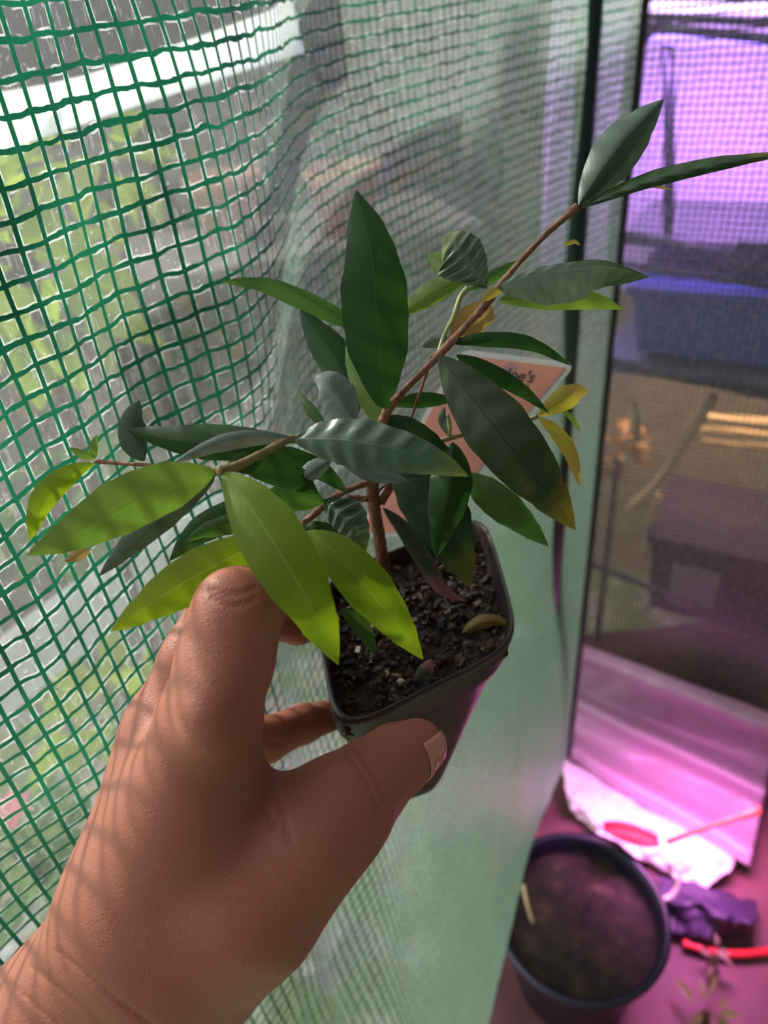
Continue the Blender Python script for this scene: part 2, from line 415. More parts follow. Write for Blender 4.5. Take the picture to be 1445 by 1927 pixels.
# shelf frame behind the film: rails and posts given by their ends
M_rail=simple('black_rail',(.012,.014,.02),.4)
sh=empty('shelf_frame','black steel shelf frame behind the violet lit film','shelf')
def rail(x0,y0,x1,y1,off,r,name='rail',m=M_rail,parent=sh,zflat=True):
    a=Q(x0,y0,off);b=Q(x1,y1,off)
    d=b-a;b=b+d*.35
    return tube(name,[a,(a+b)/2,b],r,m,parent,seg=14)
rail(1198,30,1445,43,.03,.0045)
rail(1160,440,1445,492,.14,.008)
rail(1150,492,1445,540,.05,.0045)
rail(1120,674,1445,742,.06,.009)
rail(1085,1052,1445,1190,.05,.006)
def rail2(pts,off,r,name='post'):
    return tube(name,cr([Q(x,y,off) for x,y in pts],5),r,M_rail,sh,seg=12)
rail2([(1200,20),(1183,160),(1165,330),(1150,500)],.04,.0075)
rail2([(1250,36),(1258,150),(1259,340),(1257,440)],.16,.0085)
rail2([(1246,42),(1222,62),(1200,95),(1190,140)],.05,.006,'bracket')
# shelf boards
def slab(x0,y0,x1,y1,o0,o1,th,name,m,parent):
    a=Q(x0,y0,o0);b=Q(x1,y1,o0);d=b-a;d[2]=0;b=b+d*.4
    z=(a[2]+b[2])/2 if False else a[2]
    nn=np.array([*(PN*(o1-o0)),0])
    c=(a+b)/2;c[2]=z;c=c+nn/2
    h=(b-a)/2;h[2]=0
    return meshobj(name,*box_geo(c,h,nn/2,(0,0,th/2)),m,parent,smooth=False)
M_board=simple('grey_shelf_board',(.16,.16,.20),.6)
slab(1165,455,1445,505,.14,.40,.012,'shelf_board',M_board,sh)
slab(1120,690,1445,745,.07,.40,.010,'shelf_board',M_board,sh)
# blue tote
M_tote=simple('blue_translucent_plastic',(.10,.12,.50),.35,0,.1,60)
def crate(name,label,cat,xl,yt,xr,yb,off,dep,m,lid=None,group=None):
    a=Q(xl,yt,off);b=Q(xr,yt,off);bl=Q(xl,yb,off)
    w=np.linalg.norm((b-a)[:2]);zt=a[2];zb=bl[2];root=empty(name,label,cat,group)
    cx=a[:2]+PD*w/2+PN*dep/2
    X=np.array([*PD,0]);Y=np.array([*PN,0]);Z=np.array([0,0,1.])
    c=np.array([*cx,(zt+zb)/2]);h=(zt-zb)/2;t=.003;w2=w/2;d2=dep/2
    # tapered open tub
    vs=[];fs=[]
    rings=[(.90,-h),(1,h-.008),(1.05,h-.008),(1.05,h),(.97,h),(.88,-h+.004)]
    for s_,zz in rings:
        for i,j in((-1,-1),(1,-1),(1,1),(-1,1)): vs.append(c+X*i*w2*s_+Y*j*d2*s_+Z*zz)
    for r_ in range(len(rings)-1):
        for k in range(4): fs.append((r_*4+k,r_*4+(k+1)%4,r_*4+4+(k+1)%4,r_*4+4+k))
    fs.append((3,2,1,0));n_=len(rings)*4;fs.append((n_-4,n_-3,n_-2,n_-1))
    bevel(meshobj('tub',vs,fs,m,root,smooth=False),.003)
    if lid: bevel(meshobj('lid',*box_geo(c+Z*(h+.006),X*w2*1.08,Y*d2*1.08,Z*.006),lid,root,smooth=False),.003)
    return root,c,X,Y,Z,w2,d2,h
crate('storage_tub','blue plastic storage tub on the middle shelf behind the violet film','tub',1192,548,1580,668,.09,.24,M_tote,M_tote)
M_blackbox=simple('black_plastic',(.018,.015,.016),.35)
M_lidv=simple('dark_lid',(.10,.07,.12),.3)
r_=crate('storage_box','black plastic box with a grey label low behind the film','box',1226,1012,1560,1150,.10,.22,M_blackbox,M_lidv)
root,c,X,Y,Z,w2,d2,h=r_
M_label=simple('grey_label',(.30,.27,.30),.5)
meshobj('label',*box_geo(c-Y*(d2+.001)-X*w2*.36-Z*h*.05,X*w2*.30,Y*.001-Z*.001,Z*h*.55+Y*.0),M_label,root,smooth=False)
# small black controller on the rail
root,*_=crate('control_box','small black box hanging at the end of the upper shelf rail','box',1378,472,1470,512,.04,.05,M_blackbox)
# grow lights
def growlight(x0,y0,x1,y1,off,r,col,es,label):
    a=Q(x0,y0,off);b=Q(x1,y1,off);b=b+(b-a)*.5
    root=empty('grow_light',label,'grow light')
    m=simple('violet_tube',(.8,.8,.8),.3,emit=col,es=es)
    tube('tube',[a,(a+b)/2,b],r,m,root)
    up=np.array([0,0,r*1.3]);tube('housing',[a+up,(a+b)/2+up,b+up],r*.9,M_rail,root)
    return a,b
a1,b1=growlight(1200,66,1445,92,.12,.008,(.30,.12,1.0),5,'violet LED grow light bar nearer the top rail, front one of the two bars')
a2,b2=growlight(1205,10,1445,14,.30,.009,(.75,.45,1.0),4,'pale violet LED grow light bar at the very top of the frame')
def arealamp(c,dirv,e,col,sx,sy): 
    return lamp('grow_and_fill_lamp','AREA',c,e,col,dirv,sx,sy)
def narrow(o,deg): o.data.spread=math.radians(deg)
c=(a1+b1)/2
narrow(arealamp(c+[0,0,-.02],(PN[0]*.9,PN[1]*.9,-.75),3.4,(.66,.27,1.0),.35,.05),130)
c2=(Q(1250,500,.2)+Q(1445,520,.2))/2
arealamp(c2+[0,0,-.03],(0,0,-1),.8,(.25,.25,1.0),.3,.05)
# warm dry foliage behind the lower shelf: stakes and straw
M_straw=simple('straw',(.78,.60,.34),.7);M_cane=simple('old_straw',(.26,.19,.09),.8)
M_tanback=leafmat('brown_reed_screen',(.50,.36,.28),(.98,.78,.52),.7)
o=film_sheet('reed_screen',-.3,1.3,.0,.80,.5,M_tanback,.012);tag(o,'brown reed screen behind the lower shelf','screen');screen=o
for i,(pts,rr,lb) in enumerate([([(1345,745),(1290,830),(1235,910),(1180,960)],.0085,'longest pale cane leaning behind the lower film'),
        ([(1238,930),(1222,990),(1212,1050)],.008,'short pale cane standing beside the black box'),
        ([(1190,760),(1200,830)],.009,'short pale upright cane under the lower shelf rail')]):
    o=tube('garden_cane',cr([Q(x,y,.13) for x,y in pts],4) if len(pts)>2 else [Q(x,y,.13) for x,y in pts],rr,M_straw,seg=10);tag(o,lb,'cane')
for i,y in enumerate((782,806,830)):
    a=Q(1320,y,.2);b=Q(1460,y+12,.2)
    o=tube('reed_slat',[a,(a+b)/2,b],.006,M_cane,seg=8);o.parent=screen
bush('potted_foliage',Q(1165,850,.2),(.045,.035,.05),34,.035,.012,leafmat('rust_foliage',(.30,.15,.05),(.42,.24,.09)),'orange brown foliage behind the film under the shelf','plant',seed=21)

# draped pink lit plastic and floor
M_floor=simple('red_brown_floor',(.09,.03,.04),.6,0,.3,15,(.20,.07,.08),6)
vs=[];fs=[];n=60
for i in range(n+1):
    for j in range(n+1):
        x=.02+1.5*i/n;y=-.1+1.4*j/n;vs.append((x,y,.012+.006*noise.noise(Vector((x*7,y*7,0)))))
for i in range(n):
    for j in range(n): q=i*(n+1)+j;fs.append((q,q+n+1,q+n+2,q+1))
o=meshobj('floor',vs,fs,M_floor);o['kind']='structure'
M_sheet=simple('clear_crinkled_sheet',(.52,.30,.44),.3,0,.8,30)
def drape(name,rows,m,nu=70,nv=14,amp=.01,fq=18,th=None,seed=0):
    # rows: list of lists of 3-D points, lofted
    R_=[cr(r,nu//(len(r)-1)) for r in rows];vs=[];k=len(R_[0])
    cols=[cr([R_[j][i] for j in range(len(rows))],nv) for i in range(k)];m_=len(cols[0])
    for i in range(k):
        for j in range(m_):
            q=cols[i][j];u=i/k;v=j/m_
            w=amp*(noise.noise(Vector((q[0]*fq,q[1]*fq,q[2]*fq+seed)))+.5*noise.noise(Vector((q[0]*fq*3,q[1]*fq*3,q[2]*fq*3+seed))))
            vs.append(q+np.array([*( -PN*w),w*.8]))
    fs=[(i*m_+j,(i+1)*m_+j,(i+1)*m_+j+1,i*m_+j+1) for i in range(k-1) for j in range(m_-1)]
    o=meshobj(name,vs,fs,m);s=o.modifiers.new('solid','SOLIDIFY');s.thickness=.0015
    return o
rows=[]
for i in range(11):
    t_=i/10;r_=[]
    for x_,y_ in((1072-10*t_,1205+215*t_),(1240-45*t_,1265+240*t_),(1470-60*t_,1350+280*t_)):
        zq=Q(x_,y_,-.02)[2];zz=max(zq,.03*t_+.01)+.012+(.0,.045,.008,.0,.012,.055,.02,.0,.0,.035,.01)[i]*(1+.3*math.sin(i*2+x_*.008))
        r_.append(floorp(x_,y_,zz))
    rows.append(r_)
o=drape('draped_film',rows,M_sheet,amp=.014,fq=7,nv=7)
tag(o,'bunched plum and pink film draped in long folds at the foot of the violet wall','film')
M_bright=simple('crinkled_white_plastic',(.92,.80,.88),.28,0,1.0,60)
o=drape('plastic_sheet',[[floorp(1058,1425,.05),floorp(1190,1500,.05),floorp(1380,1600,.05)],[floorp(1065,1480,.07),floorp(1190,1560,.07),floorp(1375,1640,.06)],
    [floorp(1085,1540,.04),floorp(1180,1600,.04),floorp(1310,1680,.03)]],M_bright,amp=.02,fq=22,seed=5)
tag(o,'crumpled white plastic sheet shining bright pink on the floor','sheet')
M_purple=simple('purple_bag',(.06,.035,.09),.45,0,.6,25)
o=drape('crumpled_bag',[[floorp(1240,1640,.03),floorp(1330,1670,.06),floorp(1425,1700,.04)],[floorp(1240,1690,.06),floorp(1330,1710,.09),floorp(1420,1730,.06)],
    [floorp(1225,1760,.03),floorp(1310,1765,.05),floorp(1400,1755,.03)]],M_purple,amp=.03,fq=16,seed=9)
tag(o,'crumpled dark purple bag on the floor right of the big pot','bag')
# red hand tool
M_red=simple('red_plastic',(.72,.03,.04),.3)
M_red2=simple('orange_red_paint',(.62,.07,.04),.4)
tl=empty('hand_trowel','red hand trowel lying on the bright plastic sheet','trowel')
q=[P(1255,1585,1.17),P(1340,1553,1.15),P(1400,1533,1.14),P(1428,1524,1.14)]
tube('handle',cr(q,5),[.0045]*10+[.007]*6,M_red2,tl)
a=P(1135,1562,1.16);b=P(1240,1590,1.165)
vs=[];fs=[];NB=16
for i in range(NB+1):
    t=i/NB;cc=a*(1-t)+b*t;ww=.019*math.sin(math.pi*(.08+.84*t))**.6;ax=(b-a)/np.linalg.norm(b-a);sd=np.cross(ax,[0,0,1]);sd/=np.linalg.norm(sd)
    for j in range(9):
        s=(j-4)/4;vs.append(cc+sd*ww*s+np.array([0,0,.010*s*s]))
for i in range(NB):
    for j in range(8): k=i*9+j;fs.append((k,k+9,k+10,k+1))
o=meshobj('blade',vs,fs,M_red,tl);s=o.modifiers.new('s','SOLIDIFY');s.thickness=.003
# hook
M_hook=simple('pale_plastic_hook',(.75,.62,.62),.4)
o=tube('plastic_hook',cr([P(1270,1645,1.14),P(1274,1668,1.14),P(1262,1688,1.14),P(1242,1692,1.14),P(1230,1682,1.14)],5),.0045,M_hook);tag(o,'pale curved plastic hook lying right of the big pot','hook')
# hose
o=tube('garden_hose',cr([floorp(1285,1775,.03),floorp(1340,1790,.03),floorp(1400,1795,.03),floorp(1520,1780,.03)],8),.006,M_red,seg=12);tag(o,'thin red hose on the floor at the lower right edge','hose')
# big planter
M_planter=simple('dark_blue_plastic',(.014,.012,.028),.35)
def soilmat():
    m,t=mat('dark_soil');oc=t.n('ShaderNodeTexCoord').outputs['Object']
    c=t.ramp(t.noise(38,7,oc).outputs[0],[(.3,(.008,.005,.004)),(.58,(.035,.02,.015)),(.78,(.11,.06,.04))])
    b=t.n('ShaderNodeBump',{'Strength':1,'Distance':.004,'Height':t.noise(90,6,oc).outputs[0]}).outputs[0]
    t.out(t.n('ShaderNodeBsdfPrincipled',{'Base Color':c,'Roughness':.85,'Normal':b}).outputs[0]);return m
M_soil=soilmat()
pc=floorp(1092,1718,.21)
pt=empty('planter','large round dark plastic planter filled with soil on the floor','planter');pt.location=(pc[0],pc[1],.015)
vs,fs=lathe([(0,0),(.090,0),(.116,.18),(.124,.18),(.128,.197),(.122,.2),(.116,.195),(.112,.17)],64);meshobj('planter_body',vs,fs,M_planter,pt)
vs,fs=lathe([(0,.172),(.02,.174),(.05,.171),(.09,.168),(.1135,.165)],48)
vs=[(x,y,z+.006*noise.noise(Vector((x*60,y*60,0)))) for x,y,z in vs];meshobj('soil',vs,fs,M_soil,pt)
o=tube('dry_stalk',cr([P(985,1665,1.05),P(992,1700,1.045),P(1003,1735,1.06)],4),.003,M_straw,seg=6);tag(o,'dry brown stalk lying on the soil of the large planter','stalk')
# weeds bottom right
bush('weed_sprout',floorp(1330,1900,.05),(.03,.02,.02),9,.035,.005,leafmat('olive_blades',(.20,.26,.06),(.30,.34,.10)),'olive grassy sprout on the floor at the bottom right','weed',seed=31)
bush('weed_sprout',floorp(1345,1800,.06),(.008,.008,.04),8,.02,.006,leafmat('pinkish_blades',(.45,.25,.25),(.5,.4,.3)),'thin pinkish sprout standing beside the red hose','weed',seed=32)
narrow(arealamp(floorp(1330,1380,.42),(-.02,-.05,-1),2.0,(1.0,.30,.88),.22,.10),92)
narrow(arealamp(Q(1330,765,.2),(PN[0]*.5,PN[1]*.5,-1),1.3,(1.0,.66,.48),.4,.08),150)  # added warm fill lamp, brightens the tan area under the lower shelf
# ---------------- pot in the hand ----------------
M_pot=simple('black_thin_plastic',(.020,.013,.015),.42,0,.25,35,(.055,.028,.026),60)
T=[P(634,1390,.25),P(984,1208,.275),P(908,962,.335),P(590,1105,.305)]
B=[P(668,1545,.312),P(838,1488,.337),P(835,1270,.385),P(695,1330,.372)]
def quadpt(C,u,v):
    return (C[0]*(1-u)*(1-v)+C[1]*(1+u)*(1-v)+C[2]*(1+u)*(1+v)+C[3]*(1-u)*(1+v))/4
def ring(h,s,off=0,n=72,wav=0,rnd=5.5):
    C=[T[i]*(1-h)+B[i]*h for i in range(4)];cen=sum(C)/4
    ax=sum(T)/4-sum(B)/4;ax=ax/np.linalg.norm(ax);o=[]
    for k in range(n):
        a=2*math.pi*k/n;c_,s_=math.cos(a),math.sin(a);r=(abs(c_)**rnd+abs(s_)**rnd)**(-1/rnd)
        q=quadpt(C,c_*r,s_*r);q=cen+(q-cen)*s+ax*(off+wav*math.sin(a*3+1))
        o.append(q)
    return o
def loft(rings,closed_end=None):
    n=len(rings[0]);vs=[v for r in rings for v in r];fs=[]
    for i in range(len(rings)-1):
        for k in range(n):
            k2=(k+1)%n;fs.append((i*n+k,i*n+k2,(i+1)*n+k2,(i+1)*n+k))
    if closed_end: fs.append(tuple((len(rings)-1)*n+k for k in range(n)))
    return vs,fs
plant=empty('potted_sapling','young potted sapling with glossy pointed green leaves held in the hand','potted plant')
prof=[(.14,.945),(.05,.955),(.0,.962),(-.014,.975),(-.014,.99),(.012,1.022),(.04,1.012),(.06,1.03),(.09,1.018),(.12,1.034),(.16,1.024),(.175,1.0),(.19,.972),(.3,.965),(.5,.965),(.75,.965),(.93,.965),(1.0,.94),(1.0,.9)]
vs,fs=loft([ring(h,s,wav=.0008) for h,s in prof],True)
pot=meshobj('pot',vs,fs,M_pot,plant)
# soil
vs=[];fs=[];n=70
C=[T[i]*.915+B[i]*.085 for i in range(4)];ax=sum(T)/4-sum(B)/4;ax/=np.linalg.norm(ax)
for i in range(n+1):
    for j in range(n+1):
        u=-.965+1.93*i/n;v=-.965+1.93*j/n
        q=quadpt(C,u*(1-.04*abs(v)**6),v*(1-.04*abs(u)**6))
        vs.append(q+ax*(.0025*noise.noise(Vector((u*9,v*9,0)))+.0018*noise.noise(Vector((u*26,v*26,3)))))
for i in range(n):
    for j in range(n): k=i*(n+1)+j;fs.append((k,k+n+1,k+n+2,k+1))
meshobj('soil',vs,fs,M_soil,plant)
def chipmat():
    m,t=mat('bark_chips');a=t.n('ShaderNodeNewGeometry').outputs['Random Per Island']
    c=t.ramp(a,[(0,(.01,.006,.004)),(.5,(.03,.016,.01)),(.8,(.08,.04,.02)),(.95,(.20,.12,.06)),(1,(.3,.25,.16))])
    t.out(t.n('ShaderNodeBsdfPrincipled',{'Base Color':c,'Roughness':.7}).outputs[0]);return m
rg=random.Random(5);vs=[];fs=[]
for i in range(520):
    u,v=rg.uniform(-.93,.93),rg.uniform(-.93,.93);q=quadpt(C,u,v)+ax*rg.uniform(.0,.003)
    R3=Matrix.Rotation(rg.uniform(0,6.28),3,Vector([rg.gauss(0,1) for _ in range(3)]).normalized())
    s=rg.uniform(.0005,.0017);dim=(s*rg.uniform(1,1.9),s,s*rg.uniform(.4,.8));o_=len(vs)
    for a_ in(-1,1):
        for b_ in(-1,1):
            for c_ in(-1,1):
                vs.append(q+np.array(R3@Vector((a_*dim[0]*rg.uniform(.5,1),b_*dim[1]*rg.uniform(.5,1),c_*dim[2]*rg.uniform(.5,1)))))
    fs+=[tuple(k+o_ for k in f) for f in[(0,1,3,2),(4,6,7,5),(0,4,5,1),(2,3,7,6),(0,2,6,4),(1,5,7,3)]]
o=meshobj('bark_chips',vs,fs,chipmat(),plant,smooth=False);o['kind']='stuff'

# ---------------- leaves ----------------
def leaf_mat(name,col,col2,tr,tip=None,rough=.33,veinc=None,spec=.5,sheen=0,tipstart=.6,trcol=None):
    m,t=mat(name);uv=t.n('ShaderNodeUVMap').outputs[0];sp=t.n('ShaderNodeSeparateXYZ',{0:uv})
    oc=t.n('ShaderNodeTexCoord').outputs['Object'];nz=t.noise(90,4,oc).outputs[0];n2=t.noise(350,3,oc).outputs[0]
    c=t.mix(nz,col,col2)
    av=t.math('ABSOLUTE',sp.outputs[1])
    if tip is not None:
        f=t.math('ADD',sp.outputs[0],t.math('MULTIPLY',t.math('SUBTRACT',nz,.5),.7))
        f=t.n('ShaderNodeMapRange',{0:f,1:tipstart,2:tipstart+.35}).outputs[0]
        c=t.mix(f,c,tip)
    vc=veinc or [min(1,v*1.5+.01) for v in col]
    f=t.n('ShaderNodeMapRange',{0:av,1:.012,2:.045,3:.75,4:0.}).outputs[0]
    c=t.mix(f,c,vc)
    # side veins, slanting forward
    ph=t.math('ADD',t.math('MULTIPLY',sp.outputs[0],14),t.math('MULTIPLY',av,-3.2))
    sv=t.math('ABSOLUTE',t.math('SUBTRACT',t.math('FRACT',ph),.5))
    svf=t.n('ShaderNodeMapRange',{0:sv,1:.0,2:.06,3:.07,4:0.}).outputs[0]
    c=t.mix(svf,c,vc)
    hgt=t.math('ADD',t.math('ADD',t.math('MULTIPLY',sv,.18),t.math('MULTIPLY',n2,.35)),t.math('MULTIPLY',f,-.6))
    nb=t.n('ShaderNodeBump',{'Strength':.35,'Distance':.0006,'Height':hgt}).outputs[0]
    rr=t.math('ADD',rough,t.math('MULTIPLY',n2,.15))
    tc_=trcol or None
    tcn=t.mix(.55,c,trcol) if trcol else c
    t.out(t.ms(tr,t.n('ShaderNodeBsdfPrincipled',{'Base Color':c,'Roughness':rr,'Normal':nb,'Specular IOR Level':spec,'Sheen Weight':sheen,'Sheen Tint':(.9,.95,1,1)}).outputs[0],
        t.n('ShaderNodeBsdfTranslucent',{'Color':tcn,'Normal':nb}).outputs[0]));return m
LM={
 'pale':leaf_mat('leaf_pale',(.10,.155,.105),(.15,.205,.14),.2,tip=(.03,.08,.02),tipstart=.5,rough=.32,spec=.7,sheen=.3),
 'dark':leaf_mat('leaf_dark',(.014,.050,.010),(.022,.075,.012),.35,trcol=(.04,.12,.015),spec=.3),
 'deep':leaf_mat('leaf_deep',(.016,.042,.015),(.028,.066,.018),.25,spec=.35,tip=(.16,.15,.01),tipstart=.72),
 'olive':leaf_mat('leaf_olive',(.018,.040,.016),(.040,.060,.014),.25,spec=.35,tip=(.22,.17,.015),tipstart=.68,veinc=(.01,.025,.012)),
 'mid':leaf_mat('leaf_mid',(.035,.095,.018),(.055,.14,.022),.5,trcol=(.11,.27,.025)),
 'light':leaf_mat('leaf_light',(.10,.19,.03),(.15,.26,.04),.5,trcol=(.26,.42,.03),rough=.42),
 'lime':leaf_mat('leaf_lime',(.12,.21,.005),(.19,.30,.008),.5,trcol=(.33,.46,.008),tip=(.30,.46,.01),rough=.42,veinc=(.30,.42,.10)),
 'glossy':leaf_mat('leaf_glossy',(.035,.075,.040),(.05,.10,.05),.2,rough=.36,spec=.6,sheen=.2),
 'stripe':leaf_mat('leaf_striped',(.045,.095,.050),(.070,.135,.065),.2,tip=(.20,.24,.01),rough=.3,spec=.7,sheen=.25,tipstart=.7),
 'grey':leaf_mat('leaf_grey',(.07,.115,.09),(.11,.16,.12),.15,rough=.24,spec=1.,sheen=.6),
 'yellow':leaf_mat('leaf_yellow',(.32,.30,.03),(.40,.34,.05),.5,trcol=(.6,.5,.05),tip=(.42,.24,.10)),
 'brown':leaf_mat('leaf_bronze',(.22,.15,.04),(.36,.24,.07),.45,trcol=(.6,.40,.10)),
 'plum':leaf_mat('leaf_plum',(.03,.05,.02),(.05,.06,.03),.2,tip=(.28,.08,.09),tipstart=.5),
}
def leaf(mid,wl,wr,m,cup=.35,tilt=0.,rip=0.,peak=.45,tipw=1.0,wav=.0,lab=None,name='leaf',curl=0,nrip=11,rnd=False,parent=None):
    """mid: (x,y,z) along the midrib from base to tip; wl,wr half widths at either side of the rib."""
    ctl=[P(*q) for q in mid];q=cr(ctl,12);
    d=[0]
    for i in range(1,len(q)):d.append(d[-1]+np.linalg.norm(q[i]-q[i-1]))
    L=d[-1];NL=44;NS=14;pts=[];rg=random.Random(int(mid[0][0]*7+mid[-1][1]))
    for i in range(NL+1):
        s=L*i/NL;k=max(0,min(len(q)-2,np.searchsorted(d,s)-1));f=(s-d[k])/(d[k+1]-d[k]+1e-12);pts.append(q[k]*(1-f)+q[k+1]*f)
    zm=np.mean([a[2] for a in mid]);vs=[];uv=[];fs=[]
    ph=rg.uniform(0,6)
    for i in range(NL+1):
        t=i/NL;c=pts[i];tg=pts[min(i+1,NL)]-pts[max(i-1,0)];tg/=np.linalg.norm(tg)
        vd=(c-C0);vd/=np.linalg.norm(vd)           # towards the leaf from above
        sd=np.cross(tg,vd);sd/=np.linalg.norm(sd)  # side across the blade
        nn=np.cross(sd,tg);
        a=t**(math.log(.5)/math.log(peak))
        w=math.sin(math.pi*a)**(.62 if rnd else .84)
        if not rnd: w*=(1-.12*t*tipw); 
        if not rnd and t>.8: w+= .05*(1-t)/.2*tipw
        w=max(w,.012)
        for j in range(NS+1):
            s=-1+2*j/NS;hw=(wl if s<0 else wr)*zm/F
            y=abs(s)*hw*w
            el=1+.02*math.sin(t*23+ph)+.015*math.sin(t*41+ph*2)
            ang=tilt
            off=sd*(1 if s>0 else -1)*y*el
            zc=nn*(cup*y*(.35+.65*abs(s)) + math.tan(tilt)*y*(1 if s>0 else -1))
            rp_=nn*rip*hw*math.sin(t*nrip*6.283-abs(s)*3.0)*min(1,abs(s)*2.5)*(1-abs(s)**4*.3)*min(1,(1-t)*3)
            wv=nn*wav*hw*math.sin(t*11+ph+(0 if s<0 else 1.4))*abs(s)**2
            vs.append(c+off+zc*NSIGN+rp_+wv);uv.append((t,s))
    for i in range(NL):
        for j in range(NS): k=i*(NS+1)+j;fs.append((k,k+1,k+NS+2,k+NS+1))
    o=meshobj(name,vs,fs,LM[m] if isinstance(m,str) else m,parent or plant,uv=uv)
    if lab:o['label']=lab
    return o
NSIGN=1
M_stem=simple('reddish_bark',(.16,.06,.035),.75,0,.6,300,(.26,.12,.07),200)
M_twig=simple('brown_green_twig',(.18,.12,.05),.6,0,.4,300,(.25,.20,.07),150)
M_gtwig=simple('pale_green_twig',(.30,.34,.12),.5,0,.2,300)
pxtube('stem',[(726,1090,.305,13),(716,1030,.292,12),(705,960,.28,12),(700,915,.27,12),(697,870,.26,10),(712,815,.245,9),(728,775,.236,9),(742,752,.232,8)],M_stem,plant,knob=.35)
pxtube('branch',[(735,765,.236,8),(765,730,.236,7),(805,690,.235,7),(845,648,.235,8),(880,610,.235,6),(908,580,.235,8),(935,545,.235,8),(965,508,.236,5.5),(1010,458,.236,5.5),(1050,420,.236,6),(1086,390,.236,9)],M_stem,plant,knob=.25)
pxtube('branch',[(700,885,.262,6),(640,868,.25,6),(590,845,.23,7),(549,826,.213,8),(500,850,.205,8),(450,875,.196,9),(412,886,.19,10)],M_twig,plant,knob=.25)
pxtube('branch',[(410,886,.192,6),(370,892,.21,5),(300,878,.225,4),(230,872,.23,4),(178,868,.232,5)],M_stem,plant)
pxtube('branch',[(697,908,.268,6),(655,922,.262,6),(620,942,.258,7),(595,965,.25,7),(570,985,.24,6)],M_stem,plant,knob=.4)
pxtube('branch',[(703,940,.277,6),(675,938,.272,6),(652,936,.268,5)],M_stem,plant,knob=.4)
pxtube('branch',[(706,950,.279,8),(722,935,.275,7),(735,905,.27,6),(742,880,.267,4)],M_stem,plant,knob=.4)
pxtube('branch',[(742,900,.27,4),(790,840,.27,4),(842,826,.268,5),(900,810,.266,4),(970,800,.263,4),(1012,782,.26,5)],M_twig,plant)
pxtube('branch',[(824,668,.236,4),(836,630,.24,4),(852,600,.245,5),(866,560,.248,5),(880,542,.248,6)],M_gtwig,plant)
pxtube('branch',[(828,660,.238,3),(812,672,.24,3),(803,700,.243,3),(788,745,.25,3),(772,790,.26,3)],M_stem,plant)
pxtube('branch',[(845,826,.268,4),(846,800,.266,4),(842,780,.265,4)],M_gtwig,plant)
# bark flakes on the main stem
for (x,y,dx,dy,z) in [(700,900,26,-4,.266),(712,925,22,-18,.27),(716,940,30,-26,.272),(706,905,-18,-10,.266),(690,938,-14,6,.27),(720,950,26,-34,.275)]:
    pxtube('bark_flake',[(x,y,z,3.2),(x+dx*.6,y+dy*.7,z-.001,2),(x+dx,y+dy,z-.002,.7)],M_stem,plant,n=4,seg=6)
# --- farthest first
leaf([(700,628,.262),(600,575,.264),(500,535,.268),(416,529,.276)],16,24,'mid',tilt=.5,cup=.2)
leaf([(676,775,.255),(640,690,.258),(595,625,.262),(565,583,.266)],38,38,'dark',peak=.5)
leaf([(725,800,.245),(688,745,.247),(662,690,.25),(650,650,.252)],26,20,'light',peak=.4,tilt=.5)
leaf([(612,800,.25),(585,770,.252),(563,738,.256)],10,13,'mid')
leaf([(668,800,.243),(640,755,.243),(612,720,.244),(592,707,.247)],38,34,'grey',rnd=True,peak=.55,cup=.6,lab='grey sheeny rounded leaf')
leaf([(738,762,.232),(722,745,.230),(710,600,.224),(700,480,.222),(670,357,.226)],63,70,'dark',peak=.46,cup=.18)
leaf([(892,515,.25),(850,530,.252),(778,574,.256),(740,600,.26)],24,22,'light',peak=.45,tilt=-.3)
leaf([(882,546,.25),(868,530,.252),(835,505,.256),(806,478,.26)],26,18,'light',rnd=True,peak=.6)
leaf([(882,546,.248),(905,535,.246),(930,520,.245),(975,490,.244)],10,14,'mid')
leaf([(916,542,.232),(893,505,.228),(862,465,.226),(836,443,.228)],38,60,'stripe',rnd=True,peak=.60,rip=.10,cup=.5,nrip=7,lab='rounded ribbed grey green leaf')
leaf([(938,564,.236),(1000,558,.234),(1080,561,.234),(1130,568,.236),(1173,582,.24)],25,24,'light',peak=.42,tilt=.2)
leaf([(905,568,.234),(925,552,.232),(955,540,.231)],10,10,'yellow')
leaf([(935,540,.230),(1000,519,.225),(1080,506,.222),(1140,501,.224),(1222,521,.232)],64,14,'pale',peak=.40,cup=.35,rip=.09,nrip=9,tilt=-.15)
leaf([(1060,462,.24),(1080,455,.24),(1092,462,.24)],4,5,'yellow')
leaf([(1088,388,.236),(1110,352,.234),(1160,280,.232),(1210,225,.234),(1249,186,.238)],52,42,'glossy',peak=.5,cup=.75,tilt=.1)
leaf([(1090,393,.236),(1140,370,.232),(1220,340,.226),(1320,315,.222),(1400,300,.220),(1500,285,.22)],15,17,'deep',cup=1.2,tilt=.9,rip=.2,nrip=8)
leaf([(1145,362,.234),(1175,348,.236),(1215,348,.238),(1266,357,.24)],5,7,'brown',name='leaf_bud')
leaf([(842,646,.242),(875,620,.243),(905,598,.244),(932,600,.246)],26,34,'brown',rnd=True,peak=.6,cup=.2,lab='bronze translucent leaf')
leaf([(845,640,.24),(820,640,.241),(793,652,.243)],10,14,'grey',rnd=True)
leaf([(748,752,.25),(775,715,.25),(822,668,.246)],10,10,'glossy',tilt=.2)
leaf([(735,762,.26),(790,752,.262),(860,752,.264)],17,15,'dark',peak=.5)
leaf([(848,645,.236),(900,638,.234),(970,640,.234),(1020,655,.236),(1074,688,.242)],17,14,'dark',peak=.42,tilt=.15)
leaf([(858,668,.248),(925,700,.247),(985,736,.247),(1034,778,.25)],19,16,'dark',peak=.4)
leaf([(1012,782,.258),(1055,752,.256),(1085,738,.256),(1107,737,.258)],24,20,'yellow',rnd=True,peak=.55,cup=.3,lab='yellowish young leaf with reddish tip')
